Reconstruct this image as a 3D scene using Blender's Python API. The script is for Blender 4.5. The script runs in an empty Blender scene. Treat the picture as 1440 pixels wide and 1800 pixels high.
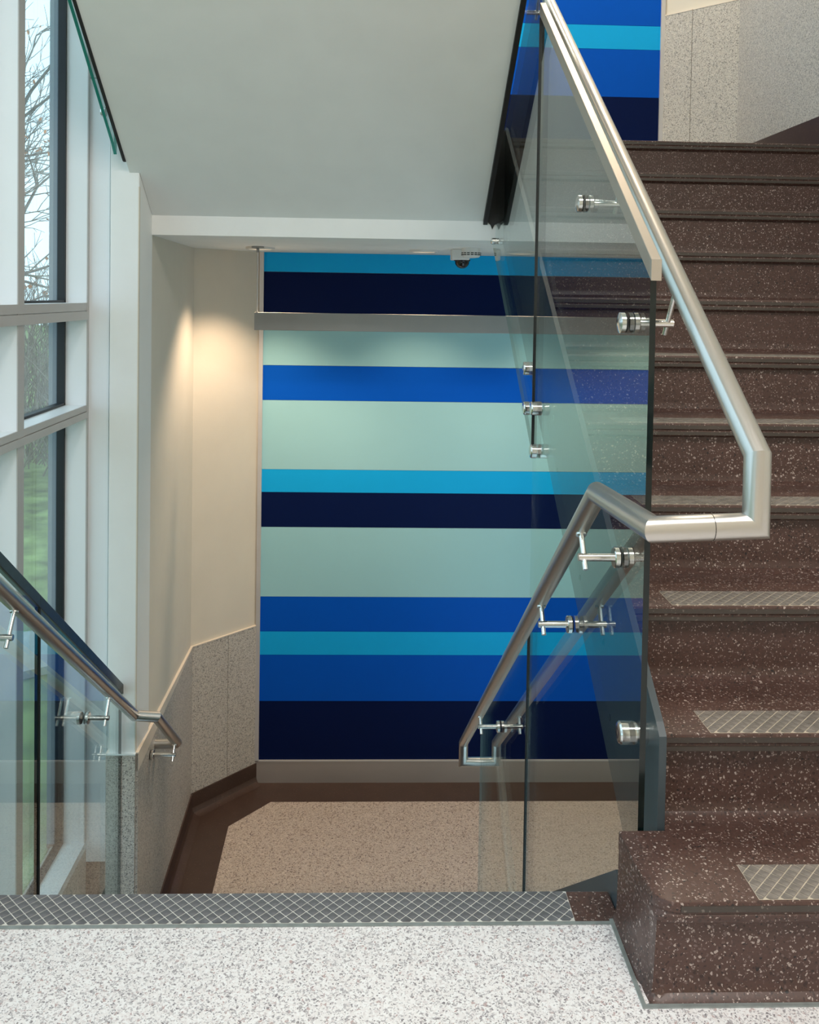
import bpy, bmesh, math, random
from mathutils import Vector, Matrix
random.seed(7)
S = bpy.context.scene
COL = S.collection

# ------------------------------------------------------------------ camera
CAM_H = 1.3279
YAW, PITCH, ROLL = 0.0337966, 0.0293919, -0.0155631
FPX, PX, PY = 1600.0, 708.139, 567.578
cy, sy = math.cos(YAW), math.sin(YAW)
cp, sp = math.cos(PITCH), math.sin(PITCH)
cr, sr = math.cos(ROLL), math.sin(ROLL)
fw = Vector((sy * cp, cy * cp, -sp))
rt0 = Vector((cy, -sy, 0))
up0 = rt0.cross(fw)
rt = cr * rt0 - sr * up0
up = sr * rt0 + cr * up0
cd = bpy.data.cameras.new('camera')
cam = bpy.data.objects.new('camera', cd)
COL.objects.link(cam)
M = Matrix.Identity(4)
for i in range(3):
    M[i][0], M[i][1], M[i][2] = rt[i], up[i], -fw[i]
M[2][3] = CAM_H
cam.matrix_world = M
cd.sensor_fit = 'HORIZONTAL'
cd.sensor_width = 36
cd.lens = FPX / 1440 * 36
cd.shift_x = (720 - PX) / 1440
cd.shift_y = (PY - 900) / 1440
cd.clip_start = 0.02
cd.clip_end = 300
S.camera = cam

# ------------------------------------------------------------------ sky, exposure
w = bpy.data.worlds.new('overcast_sky')
S.world = w
w.use_nodes = True
bg = w.node_tree.nodes['Background']
bg.inputs[0].default_value = (0.62, 0.87, 1.0, 1)
bg.inputs[1].default_value = 1.9
S.view_settings.view_transform = 'Standard'
S.view_settings.look = 'None'
S.view_settings.exposure = 0.0
S.view_settings.gamma = 1.0
S.view_settings.use_curve_mapping = False
CEIL_W = 40.0      # watts of each unseen ceiling panel, near-landing fill included
DOWN_W = 19.0      # warm recessed downlight of the lower landing

# ------------------------------------------------------------------ dimensions
R, G = 0.1905, 0.27
Y0 = 1.668                       # first nosing of the rising flight
YN = 1.99                        # nosing of the falling flight
YU = Y0 + 10 * G                 # edge of the upper landing
ZU = 11 * R
ZL = -10 * R
YW = 5.967                       # striped back wall
XGL = 0.593                      # glass between the flights
XR = 2.249                       # right wall
SL = R / G
ZB0, ZB1 = 1.601, 1.693          # beam under the upper landing
YC = 4.13                        # column face
XWIN = -1.28
BACK = -1.3
TOP = 7.6
def soff(y): return ZB1 + SL * (YU - y)

# ------------------------------------------------------------------ materials
def mat(name):
    m = bpy.data.materials.new(name)
    m.use_nodes = True
    nt = m.node_tree
    return m, nt, nt.nodes['Principled BSDF']
def N(nt, t, **k):
    n = nt.nodes.new(t)
    for a, b in k.items():
        setattr(n, a, b)
    return n
def coords(nt, scale=None):
    tc = N(nt, 'ShaderNodeTexCoord')
    return tc.outputs['Object']
def plain(name, c, rough=0.5, metal=0.0, var=0.04, vs=6.0, bump=0.0, bs=60.0, spec=0.5):
    m, nt, p = mat(name)
    co = coords(nt)
    n = N(nt, 'ShaderNodeTexNoise'); n.inputs['Scale'].default_value = vs; n.inputs['Detail'].default_value = 4
    nt.links.new(co, n.inputs['Vector'])
    r = N(nt, 'ShaderNodeValToRGB')
    r.color_ramp.elements[0].position = 0.3; r.color_ramp.elements[1].position = 0.7
    r.color_ramp.elements[0].color = tuple(max(0, x * (1 - var)) for x in c) + (1,)
    r.color_ramp.elements[1].color = tuple(min(1, x * (1 + var)) for x in c) + (1,)
    nt.links.new(n.outputs['Fac'], r.inputs['Fac'])
    nt.links.new(r.outputs['Color'], p.inputs['Base Color'])
    p.inputs['Roughness'].default_value = rough
    p.inputs['Metallic'].default_value = metal
    p.inputs['Specular IOR Level'].default_value = spec
    if bump:
        n2 = N(nt, 'ShaderNodeTexNoise'); n2.inputs['Scale'].default_value = bs; n2.inputs['Detail'].default_value = 3
        nt.links.new(co, n2.inputs['Vector'])
        b = N(nt, 'ShaderNodeBump'); b.inputs['Strength'].default_value = bump; b.inputs['Distance'].default_value = 0.002
        nt.links.new(n2.outputs['Fac'], b.inputs['Height'])
        nt.links.new(b.outputs['Normal'], p.inputs['Normal'])
    return m
def brushed(name, c, rough=0.3, stretch=(200, 6, 6)):
    m, nt, p = mat(name)
    co = coords(nt)
    mp = N(nt, 'ShaderNodeMapping'); mp.inputs['Scale'].default_value = stretch
    nt.links.new(co, mp.inputs['Vector'])
    n = N(nt, 'ShaderNodeTexNoise'); n.inputs['Scale'].default_value = 5; n.inputs['Detail'].default_value = 3
    nt.links.new(mp.outputs[0], n.inputs['Vector'])
    mr = N(nt, 'ShaderNodeMapRange')
    mr.inputs['To Min'].default_value = rough - 0.05; mr.inputs['To Max'].default_value = rough + 0.07
    nt.links.new(n.outputs['Fac'], mr.inputs['Value'])
    nt.links.new(mr.outputs[0], p.inputs['Roughness'])
    p.inputs['Base Color'].default_value = c + (1,)
    p.inputs['Metallic'].default_value = 1
    return m
def terrazzo(name, base, layers, rough=0.3, cloud=0.12, spec=0.5):
    """layers: (scale, threshold, [(pos, colour)...]) chips strewn in a matrix"""
    m, nt, p = mat(name)
    co = coords(nt)
    # chips are irregular: bend the coordinates a little
    wn = N(nt, 'ShaderNodeTexNoise'); wn.inputs['Scale'].default_value = 130; wn.inputs['Detail'].default_value = 1
    nt.links.new(co, wn.inputs['Vector'])
    vm = N(nt, 'ShaderNodeVectorMath', operation='MULTIPLY_ADD')
    vm.inputs[1].default_value = (0.009, 0.009, 0.009)
    nt.links.new(wn.outputs['Color'], vm.inputs[0]); nt.links.new(co, vm.inputs[2])
    cn = N(nt, 'ShaderNodeTexNoise'); cn.inputs['Scale'].default_value = 9; cn.inputs['Detail'].default_value = 5
    nt.links.new(co, cn.inputs['Vector'])
    r0 = N(nt, 'ShaderNodeValToRGB')
    r0.color_ramp.elements[0].color = tuple(x * (1 - cloud) for x in base) + (1,)
    r0.color_ramp.elements[1].color = tuple(min(1, x * (1 + cloud)) for x in base) + (1,)
    nt.links.new(cn.outputs['Fac'], r0.inputs['Fac'])
    cur = r0.outputs['Color']
    for sc, th, cols in layers:
        v = N(nt, 'ShaderNodeTexVoronoi'); v.inputs['Scale'].default_value = sc
        nt.links.new(vm.outputs[0], v.inputs['Vector'])
        sep = N(nt, 'ShaderNodeSeparateColor'); nt.links.new(v.outputs['Color'], sep.inputs[0])
        t = N(nt, 'ShaderNodeMath', operation='MULTIPLY'); t.inputs[1].default_value = th
        nt.links.new(sep.outputs[0], t.inputs[0])
        lt = N(nt, 'ShaderNodeMath', operation='LESS_THAN')
        nt.links.new(v.outputs['Distance'], lt.inputs[0]); nt.links.new(t.outputs[0], lt.inputs[1])
        rr = N(nt, 'ShaderNodeValToRGB'); rr.color_ramp.interpolation = 'CONSTANT'
        el = rr.color_ramp.elements
        while len(el) < len(cols): el.new(0.5)
        for e, (pos, c) in zip(el, cols):
            e.position = pos; e.color = c + (1,)
        nt.links.new(sep.outputs[1], rr.inputs['Fac'])
        mx = N(nt, 'ShaderNodeMix', data_type='RGBA')
        nt.links.new(lt.outputs[0], mx.inputs['Factor'])
        nt.links.new(cur, mx.inputs['A']); nt.links.new(rr.outputs['Color'], mx.inputs['B'])
        cur = mx.outputs['Result']
    nt.links.new(cur, p.inputs['Base Color'])
    p.inputs['Roughness'].default_value = rough
    p.inputs['Specular IOR Level'].default_value = spec
    return m
def glass(name, tint, boost=1.0):
    m = bpy.data.materials.new(name); m.use_nodes = True
    nt = m.node_tree; nt.nodes.clear()
    out = N(nt, 'ShaderNodeOutputMaterial')
    tr = N(nt, 'ShaderNodeBsdfTransparent'); tr.inputs[0].default_value = tint + (1,)
    gl = N(nt, 'ShaderNodeBsdfGlossy'); gl.inputs['Roughness'].default_value = 0.0
    gl.inputs['Color'].default_value = (0.96, 1, 0.99, 1)
    lw = N(nt, 'ShaderNodeLayerWeight'); lw.inputs['Blend'].default_value = 0.5
    pw = N(nt, 'ShaderNodeMath', operation='POWER'); pw.inputs[1].default_value = 5
    nt.links.new(lw.outputs['Facing'], pw.inputs[0])
    ma = N(nt, 'ShaderNodeMath', operation='MULTIPLY_ADD'); ma.inputs[1].default_value = 0.96 * boost; ma.inputs[2].default_value = 0.04 * boost
    ma.use_clamp = True
    nt.links.new(pw.outputs[0], ma.inputs[0])
    mx = N(nt, 'ShaderNodeMixShader')
    nt.links.new(ma.outputs[0], mx.inputs[0]); nt.links.new(tr.outputs[0], mx.inputs[1]); nt.links.new(gl.outputs[0], mx.inputs[2])
    nt.links.new(mx.outputs[0], out.inputs['Surface'])
    return m
def emit(name, c, s):
    m, nt, p = mat(name)
    p.inputs['Base Color'].default_value = (0.8, 0.8, 0.8, 1)
    p.inputs['Emission Color'].default_value = c + (1,)
    p.inputs['Emission Strength'].default_value = s
    return m

M_WALL = plain('painted_plaster', (0.72, 0.655, 0.555), 0.75, var=0.02, bump=0.12, bs=90)
M_WHITE = plain('white_plaster', (0.84, 0.84, 0.82), 0.7, var=0.02, bump=0.15, bs=70)
M_SOFFIT = plain('soffit_paint', (0.78, 0.78, 0.755), 0.8, var=0.02, bump=0.1, bs=50)
M_FRAME = plain('white_window_frame', (0.80, 0.82, 0.84), 0.35, var=0.01)
M_FRAMEFACE = plain('grey_window_face', (0.50, 0.48, 0.47), 0.4, var=0.02)
M_DARKFRAME = plain('dark_gasket', (0.008, 0.010, 0.014), 0.5)
M_BLUEFRAME = plain('outer_frame', (0.17, 0.21, 0.26), 0.4)
M_BLACK = plain('black_steel', (0.010, 0.009, 0.009), 0.55, bump=0.3, bs=120)
M_PLATE = plain('painted_steel_plate', (0.052, 0.068, 0.078), 0.42, var=0.06)
M_STEEL = brushed('brushed_steel', (0.60, 0.58, 0.55), 0.33)
M_STEELP = brushed('polished_steel', (0.74, 0.73, 0.71), 0.16)
M_CAP = brushed('satin_cap_rail', (0.52, 0.475, 0.42), 0.42)
M_DCAP = brushed('dark_cap_rail', (0.10, 0.105, 0.11), 0.35)
M_RUBBER = plain('black_gasket', (0.006, 0.006, 0.006), 0.6)
M_ZINC = plain('zinc_strip', (0.30, 0.33, 0.32), 0.4, metal=0.4, var=0.15, vs=40)
M_KICK = plain('bronze_kick_plate', (0.42, 0.37, 0.34), 0.45, metal=0.25, var=0.06, vs=2)
M_BAR = plain('grey_metal_bar', (0.30, 0.295, 0.285), 0.45, metal=0.3)
M_TRIM = plain('light_edge_trim', (0.62, 0.60, 0.60), 0.4, metal=0.3)
M_LEDGE = plain('cream_ledge', (0.78, 0.68, 0.57), 0.6)
M_GLASS = glass('clear_guard_glass', (0.93, 0.965, 0.96), 1.12)
M_PANE = glass('window_pane', (0.97, 0.985, 0.985))
M_EDGE, _nt, _p = mat('dark_glass_edge')
_p.inputs['Base Color'].default_value = (0.003, 0.009, 0.009, 1); _p.inputs['Roughness'].default_value = 0.12
M_EDGEG, _nt, _p = mat('green_glass_edge')
_p.inputs['Base Color'].default_value = (0.02, 0.30, 0.24, 1); _p.inputs['Roughness'].default_value = 0.15
M_EDGEP, _nt, _p = mat('pale_glass_edge')
_p.inputs['Base Color'].default_value = (0.16, 0.24, 0.23, 1); _p.inputs['Roughness'].default_value = 0.15
M_BROWN = terrazzo('brown_terrazzo', (0.080, 0.042, 0.034), [
    (150, 0.55, [(0, (0.092, 0.048, 0.039)), (0.5, (0.045, 0.024, 0.020)), (0.8, (0.13, 0.08, 0.068))]),
    (125, 0.42, [(0, (0.055, 0.034, 0.03)), (0.35, (0.15, 0.10, 0.09)), (0.62, (0.40, 0.32, 0.285)), (0.90, (0.02, 0.018, 0.018))]),
    (230, 0.48, [(0, (0.065, 0.038, 0.032)), (0.70, (0.38, 0.30, 0.265))]),
    ], 0.36, 0.2, 0.4)
M_BORDER = terrazzo('dark_brown_terrazzo', (0.070, 0.040, 0.030), [
    (170, 0.40, [(0, (0.075, 0.043, 0.033)), (0.8, (0.16, 0.10, 0.08))])], 0.35, 0.3)
M_LIGHT = terrazzo('pale_terrazzo', (0.76, 0.72, 0.715), [
    (190, 0.95, [(0, (0.82, 0.80, 0.80)), (0.40, (0.50, 0.47, 0.48)), (0.62, (0.66, 0.60, 0.60)), (0.82, (0.34, 0.31, 0.32)), (0.92, (0.48, 0.36, 0.35))]),
    (290, 0.75, [(0, (0.82, 0.79, 0.79)), (0.55, (0.44, 0.41, 0.42)), (0.85, (0.22, 0.20, 0.21))]),
    ], 0.42, 0.05)
M_TAN = terrazzo('tan_terrazzo', (0.56, 0.46, 0.385), [
    (130, 0.95, [(0, (0.68, 0.57, 0.48)), (0.4, (0.36, 0.27, 0.21)), (0.65, (0.54, 0.43, 0.35)), (0.85, (0.20, 0.145, 0.12))]),
    (200, 0.6, [(0, (0.66, 0.55, 0.47)), (0.6, (0.27, 0.20, 0.16))]),
    ], 0.42, 0.05)
M_GRANITE = terrazzo('speckled_grey_stone', (0.54, 0.49, 0.43), [
    (230, 0.95, [(0, (0.67, 0.61, 0.54)), (0.45, (0.36, 0.33, 0.30)), (0.86, (0.18, 0.165, 0.15))]),
    (130, 0.55, [(0, (0.58, 0.545, 0.50)), (0.6, (0.24, 0.215, 0.195))]),
    ], 0.5, 0.06)
M_NOSE = terrazzo('worn_nosing', (0.055, 0.042, 0.034), [
    (150, 0.45, [(0, (0.06, 0.046, 0.038)), (0.8, (0.15, 0.125, 0.105))])], 0.42, 0.35)
M_GROUT = plain('pale_grip_ribs', (0.62, 0.61, 0.57), 0.6, var=0.2, vs=30)
M_PAD = plain('grey_grip_pads', (0.125, 0.125, 0.133), 0.55, var=0.35, vs=40)
M_GROUT2 = plain('cream_grip_ribs', (0.50, 0.43, 0.34), 0.6, var=0.2, vs=30)
M_PAD2 = plain('taupe_grip_pads', (0.19, 0.165, 0.145), 0.5, var=0.35, vs=40)
def paint(n, c): return plain(n, c, 0.5, var=0.015, vs=2, spec=0.06)
M_NAVY = paint('navy_laminate', (0.003, 0.010, 0.060))
M_BLUE = paint('royal_blue_laminate', (0.002, 0.095, 0.56))
M_SKY = paint('sky_blue_laminate', (0.010, 0.42, 0.86))
M_AQUA = paint('pale_aqua_laminate', (0.35, 0.63, 0.68))
M_PLASTIC = plain('white_plastic', (0.75, 0.73, 0.70), 0.4)
M_DOME = plain('smoked_dome', (0.012, 0.010, 0.010), 0.08)
M_BRICK = plain('red_brown_brick', (0.22, 0.10, 0.07), 0.8, var=0.3, vs=30)
M_MORTAR = plain('mortar', (0.40, 0.38, 0.35), 0.9)
M_BARK = plain('grey_bark', (0.16, 0.13, 0.11), 0.9, var=0.3, vs=20)
M_TWIG = plain('pale_twigs', (0.24, 0.20, 0.17), 0.9, var=0.4, vs=3)
M_LEAF = plain('dry_orange_leaves', (0.50, 0.20, 0.08), 0.8, var=0.4, vs=5)
M_GRASS = plain('lawn_grass', (0.17, 0.23, 0.08), 0.95, var=0.6, vs=3.0, bump=1.0, bs=40)
M_CONC = plain('concrete_path', (0.42, 0.41, 0.39), 0.9, var=0.15)
M_LAMP = emit('lamp_lens', (1.0, 0.90, 0.78), 6.0)
M_LAMPW = emit('warm_lamp_lens', (1.0, 0.76, 0.50), 1.2)

# ------------------------------------------------------------------ mesh helpers
class MB:
    def __init__(s): s.v = []; s.f = []
    def add(s, vs, fs):
        o = len(s.v); s.v += [tuple(q) for q in vs]; s.f += [tuple(i + o for i in f) for f in fs]; return s
    def box(s, x0, x1, y0, y1, z0, z1):
        return s.add([(x0, y0, z0), (x1, y0, z0), (x1, y1, z0), (x0, y1, z0), (x0, y0, z1), (x1, y0, z1), (x1, y1, z1), (x0, y1, z1)],
                     [(0, 3, 2, 1), (4, 5, 6, 7), (0, 1, 5, 4), (1, 2, 6, 5), (2, 3, 7, 6), (3, 0, 4, 7)])
    def prism_x(s, poly, x0, x1):         # poly of (y, z)
        n = len(poly)
        return s.add([(x0, a, b) for a, b in poly] + [(x1, a, b) for a, b in poly],
                     [tuple(range(n)), tuple(range(2 * n - 1, n - 1, -1))] + [(i, (i + 1) % n, n + (i + 1) % n, n + i) for i in range(n)])
    def prism_z(s, poly, z0, z1):         # poly of (x, y)
        n = len(poly)
        return s.add([(a, b, z0) for a, b in poly] + [(a, b, z1) for a, b in poly],
                     [tuple(range(n - 1, -1, -1)), tuple(range(n, 2 * n))] + [(i, (i + 1) % n, n + (i + 1) % n, n + i) for i in range(n)])
    def tube(s, pts, r, n=20, caps=True):
        """round bar along a polyline with mitred corners"""
        P = [Vector(p) for p in pts]
        rr = r if isinstance(r, (list, tuple)) else [r] * len(P)
        d0 = (P[1] - P[0]).normalized()
        a = d0.orthogonal().normalized(); b = d0.cross(a)
        ring = [P[0] + rr[0] * (math.cos(t) * a + math.sin(t) * b) for t in [2 * math.pi * k / n for k in range(n)]]
        rings = [ring]
        for i in range(1, len(P)):
            d = (P[i] - P[i - 1]).normalized()
            if i < len(P) - 1:
                e = (P[i + 1] - P[i]).normalized(); nn = (d + e)
                nn = nn.normalized() if nn.length > 1e-6 else d
            else:
                nn = d
            k = rr[i] / rr[i - 1]
            new = []
            for q in rings[-1]:
                off = q - P[i - 1]
                off = off - d * off.dot(d) if i == 1 or True else off
                q0 = P[i - 1] + off * k
                t = (P[i] - q0).dot(nn) / d.dot(nn)
                new.append(q0 + d * t)
            rings.append(new)
        o = len(s.v)
        for rg in rings: s.v += [tuple(q) for q in rg]
        for i in range(len(rings) - 1):
            for k in range(n):
                s.f.append((o + i * n + k, o + i * n + (k + 1) % n, o + (i + 1) * n + (k + 1) % n, o + (i + 1) * n + k))
        if caps:
            s.f.append(tuple(o + k for k in range(n - 1, -1, -1)))
            s.f.append(tuple(o + (len(rings) - 1) * n + k for k in range(n)))
        return s
    def cyl(s, p0, p1, r, n=24): return s.tube([p0, p1], r, n)
    def lathe_x(s, x0, y, z, prof, n=28):   # prof of (dx, r) along +x
        return s.lathe((x0, y, z), Vector((1, 0, 0)), Vector((0, 1, 0)), prof, n)
    def lathe(s, c, ax, a, prof, n=28):
        c = Vector(c); b = ax.cross(a); o = len(s.v)
        for d, r in prof:
            for k in range(n):
                t = 2 * math.pi * k / n
                s.v.append(tuple(c + ax * d + r * (math.cos(t) * a + math.sin(t) * b)))
        for i in range(len(prof) - 1):
            for k in range(n):
                s.f.append((o + i * n + k, o + i * n + (k + 1) % n, o + (i + 1) * n + (k + 1) % n, o + (i + 1) * n + k))
        s.f.append(tuple(o + k for k in range(n - 1, -1, -1)))
        s.f.append(tuple(o + (len(prof) - 1) * n + k for k in range(n)))
        return s
    def mesh(s, name, m, smooth=False):
        me = bpy.data.meshes.new(name)
        me.from_pydata(s.v, [], s.f)
        bm = bmesh.new(); bm.from_mesh(me)
        bmesh.ops.recalc_face_normals(bm, faces=bm.faces)
        bm.to_mesh(me); bm.free()
        me.materials.append(m)
        if smooth:
            me.polygons.foreach_set('use_smooth', [True] * len(me.polygons))
            me.set_sharp_from_angle(angle=math.radians(32))
        return me
    def build(s, name, m, parent=None, smooth=False, bevel=0.0):
        o = bpy.data.objects.new(name, s.mesh(name, m, smooth))
        COL.objects.link(o)
        if parent: attach(o, parent)
        if bevel:
            b = o.modifiers.new('bevel', 'BEVEL'); b.width = bevel; b.segments = 2; b.limit_method = 'ANGLE'
        return o
WORLD = {}
def base_of(o):
    return WORLD.get(o.name, Vector((0, 0, 0)))
def attach(o, parent):
    """parents move only by translation: keep world coordinates in the mesh"""
    o.parent = parent
    o.location = Vector(o.location) - base_of(parent)
def thing(name, label, cat, loc, group=None):
    o = bpy.data.objects.new(name, None); COL.objects.link(o)
    o.empty_display_size = 0.1
    o.location = loc; WORLD[o.name] = Vector(loc)
    return tag(o, label, cat, group)
def tag(o, label=None, cat=None, group=None, kind=None):
    if label: o['label'] = label
    if cat: o['category'] = cat
    if group: o['group'] = group
    if kind: o['kind'] = kind
    return o
def struct(o, label=None):
    o['kind'] = 'structure'
    if label: o['label'] = label
    return o

# ------------------------------------------------------------------ glass panels
def pane_poly(name, poly, x0, x1, parent, mface=M_GLASS, medge=M_EDGE, clear=()):
    """a sheet of glass in a plane x = const: two clear faces, dark polished edges"""
    n = len(poly)
    me = bpy.data.meshes.new(name)
    vs = [(x0, a, b) for a, b in poly] + [(x1, a, b) for a, b in poly]
    fs = [tuple(range(n)), tuple(range(2 * n - 1, n - 1, -1))] + [(i, (i + 1) % n, n + (i + 1) % n, n + i) for i in range(n)]
    me.from_pydata(vs, [], fs)
    me.materials.append(mface); me.materials.append(medge)
    for i, p in enumerate(me.polygons): p.material_index = 0 if i < 2 or (i - 2) in clear else 1
    bm = bmesh.new(); bm.from_mesh(me); bmesh.ops.recalc_face_normals(bm, faces=bm.faces); bm.to_mesh(me); bm.free()
    o = bpy.data.objects.new(name, me); COL.objects.link(o)
    attach(o, parent)
    return o

# ================================================================== STRUCTURE
# ---- the landing the camera stands on
fl = struct(MB().box(XWIN, XR, BACK, 1.884, -0.12, 0.0).build('floor_landing', M_LIGHT), 'pale speckled terrazzo landing floor in the foreground')
# ---- upper landing with the beam below its edge
struct(MB().box(-1.10, XR, YU + 0.03, YW, ZB0, ZU).build('floor_upper', M_WHITE), 'white slab and beam of the upper landing')
struct(MB().box(-1.10, 0.60, YU, YU + 0.03, ZB0, ZU).build('trim_1', M_WHITE), 'white beam face above the lower landing')
fz = MB()  # added black sheet: darkens the slot between flights in place of shade
fz.add([(x, y, z) for y in (YU - 0.006, YU - 0.0005) for x, z in ((0.5465, 2.13), (0.5465, 1.69), (0.562, 1.675), (0.570, 1.655), (0.580, 1.675), (0.628, 1.70), (0.628, 2.13))],
       [tuple(range(7)), tuple(range(13, 6, -1))] + [(i, (i + 1) % 7, 7 + (i + 1) % 7, 7 + i) for i in range(7)])
struct(fz.build('trim_6', M_BLACK), 'added black sheet standing in for shade in the slot between the two flights')
# ---- lower landing: dark border, tan field
fo = struct(MB().box(-1.25, XR, 4.30, YW, ZL - 0.12, ZL).build('floor_lower', M_BORDER), 'dark brown terrazzo border of the lower landing')
fp = [(-0.808, 4.44), (-0.826, 5.46), (-0.600, 5.725), (1.76, 5.725), (1.99, 5.46), (1.99, 4.44)]
MB().prism_z(fp, ZL - 0.02, ZL + 0.0015).build('floor_field', M_TAN, fo)
# ---- walls
XL0, XL1, YCH = -1.05, -1.0886, 5.594          # lower left wall runs from the column to the chamfer
XPL, XPR = -0.735, 1.890                      # ends of the striped wall
wl = struct(MB().prism_z([(XL0, YC), (XL1, YCH), (XL1 - 0.2, YCH + 0.1), (XL0 - 0.11, YC + 0.001)], ZL, 1.80).build('wall_left', M_WALL), 'cream plaster side wall of the lower landing')
wc = struct(MB().prism_z([(XL1, YCH), (XPL, YW), (XPL, YW + 0.2), (XL1 - 0.2, YCH + 0.2)], ZL, ZB0).build('wall_left_chamfer', M_WALL), 'cream plaster chamfered corner wall')
struct(MB().prism_z([(XL1, YCH), (XPL, YW), (XPL, YW + 0.2), (XL1 - 0.2, YCH + 0.2)], ZU, TOP).build('wall_left_chamfer_upper', M_WALL))
co_ = struct(MB().box(-1.179, XL0 - 0.0005, YC, YC + 0.25, ZL, TOP).build('wall_column', M_WHITE, bevel=0.004), 'white plaster column face beside the window')
wr = struct(MB().box(XR, XR + 0.15, BACK, 5.594, ZL - 0.1, TOP).build('wall_right', M_WALL), 'right stair wall')
wrc = struct(MB().prism_z([(XR, 5.594), (XPR, YW), (XPR, YW + 0.2), (XR + 0.2, 5.79)], ZL, TOP).build('wall_right_chamfer', M_WALL))
struct(MB().box(XWIN - 0.1, XR + 0.1, BACK - 0.15, BACK, ZL - 0.1, TOP).build('wall_behind', M_WALL))
struct(MB().box(XWIN - 0.2, XR + 0.15, BACK - 0.15, YW + 0.2, TOP, TOP + 0.1).build('ceiling', M_WHITE))
wb = struct(MB().box(XPL, XPR, YW + 0.012, YW + 0.2, ZL - 0.1, TOP).build('wall_back', M_WALL), 'back wall clad in horizontal blue bands')
def band(z0, z1, m):
    MB().box(XPL + 0.027, XPR - 0.026, YW, YW + 0.013, z0 + 0.0008, z1 - 0.0008).build('stripe_panel', m, wb)
zs = [1.601, 1.4742, 1.17, 0.8634, 0.6349, 0.1792, 0.0284, -0.2019, -0.6643, -0.8963, -1.0525, -1.3618, -1.7623]
ms = [M_SKY, M_NAVY, M_AQUA, M_BLUE, M_AQUA, M_SKY, M_NAVY, M_AQUA, M_BLUE, M_SKY, M_BLUE, M_NAVY]
for i, m in enumerate(ms): band(zs[i + 1], zs[i], m)
zs = [ZU, 2.656, 2.967, 3.122, 3.52, 3.98, 4.25, 4.8, 5.2, 5.6, TOP]
for i, m in enumerate([M_NAVY, M_BLUE, M_SKY, M_BLUE, M_AQUA, M_SKY, M_AQUA, M_BLUE, M_NAVY, M_AQUA]): band(zs[i], zs[i + 1], m)
kp = MB().box(XPL, XPR, YW - 0.012, YW + 0.012, ZL, -1.7623).build('kick_plate', M_KICK, wb)
kp['label'] = 'bronze metal kick plate'
MB().box(XPL + 0.027, XPR, YW - 0.014, YW, -1.7623, -1.755).build('kick_plate_edge', M_TRIM, wb)
for (za, zb) in ((-1.755, ZB0), (ZU, TOP)):
    MB().box(XPL, XPL + 0.027, YW - 0.016, YW + 0.012, za, zb).build('edge_trim', M_TRIM, wb)
    MB().box(XPR - 0.026, XPR, YW - 0.016, YW + 0.012, za, zb).build('edge_trim', M_TRIM, wb)
# ---- speckled stone wainscot, panel by panel, with a cream ledge
def slab_along(p, q, t, za, zb, name, m, parent, gap=0.0015, zb2=None):
    """upright slab on the room side of the line p -> q, thickness t"""
    p, q = Vector(p), Vector(q); d = (q - p).normalized(); n = Vector((-d.y, d.x))
    a, b = p + d * gap, q - d * gap
    zb2 = zb if zb2 is None else zb2
    vs = [(a.x, a.y, za), (b.x, b.y, za), (b.x + n.x * t, b.y + n.y * t, za), (a.x + n.x * t, a.y + n.y * t, za),
          (a.x, a.y, zb), (b.x, b.y, zb2), (b.x + n.x * t, b.y + n.y * t, zb2), (a.x + n.x * t, a.y + n.y * t, zb)]
    return MB().add(vs, [(0, 3, 2, 1), (4, 5, 6, 7), (0, 1, 5, 4), (1, 2, 6, 5), (2, 3, 7, 6), (3, 0, 4, 7)]).build(name, m, parent)
ZW, ZWC = -0.857, -0.778                     # ledge heights at the chamfer and at the column
# room side lies to the right of wall_left when walking away, so go back to front
slab_along((XL1, YCH), (XL0, YC), 0.012, ZL, ZW, 'wainscot_panel', M_GRANITE, wl, 0.0, ZWC)
slab_along((XL1, YCH), (XL0, YC), 0.014, ZW, ZW + 0.006, 'ledge', M_LEDGE, wl, 0.0, ZWC + 0.006)
mid = (-0.897, 5.594 + (5.967 - 5.594) * (1.0886 - 0.897) / (1.0886 - 0.735))
for a, b in (((XPL, YW), mid), (mid, (XL1, YCH))):
    slab_along(a, b, 0.012, ZL, ZW, 'wainscot_panel', M_GRANITE, wc)
slab_along((XPL, YW), (XL1, YCH), 0.014, ZW, ZW + 0.006, 'ledge', M_LEDGE, wc, 0)
MB().box(-1.181, XL0 + 0.001, YC - 0.012, YC, ZL, ZWC).build('wainscot_panel', M_GRANITE, co_)
MB().box(-1.183, XL0 + 0.003, YC - 0.016, YC, ZWC, ZWC + 0.007).build('ledge', M_WHITE, co_)
# right hand, upper landing and stair wall
ZWU = ZU + 1.09
midr = (2.030, YW + (5.594 - YW) * (2.030 - XPR) / (XR - XPR))
for a, b in (((XR, 5.594), midr), (midr, (XPR, YW))):
    slab_along(a, b, 0.012, ZU, ZWU, 'wainscot_panel', M_GRANITE, wrc)
    slab_along(a, b, 0.014, ZWU, ZWU + 0.008, 'ledge', M_LEDGE, wrc)
slab_along((XR, YU - 0.1), (XR, 5.594), 0.012, ZU, ZWU, 'wainscot_panel', M_GRANITE, wr)
slab_along((XR, YU - 0.1), (XR, 5.594), 0.014, ZWU, ZWU + 0.008, 'ledge', M_LEDGE, wr)
sk = [(Y0 + 0.1, R + 0.2), (YU - 0.1, ZU + 0.1), (YU - 0.1, ZWU), (Y0 + 0.1, 1.28)]
MB().prism_x(sk, XR - 0.012, XR).build('wainscot_panel', M_GRANITE, wr)
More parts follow.
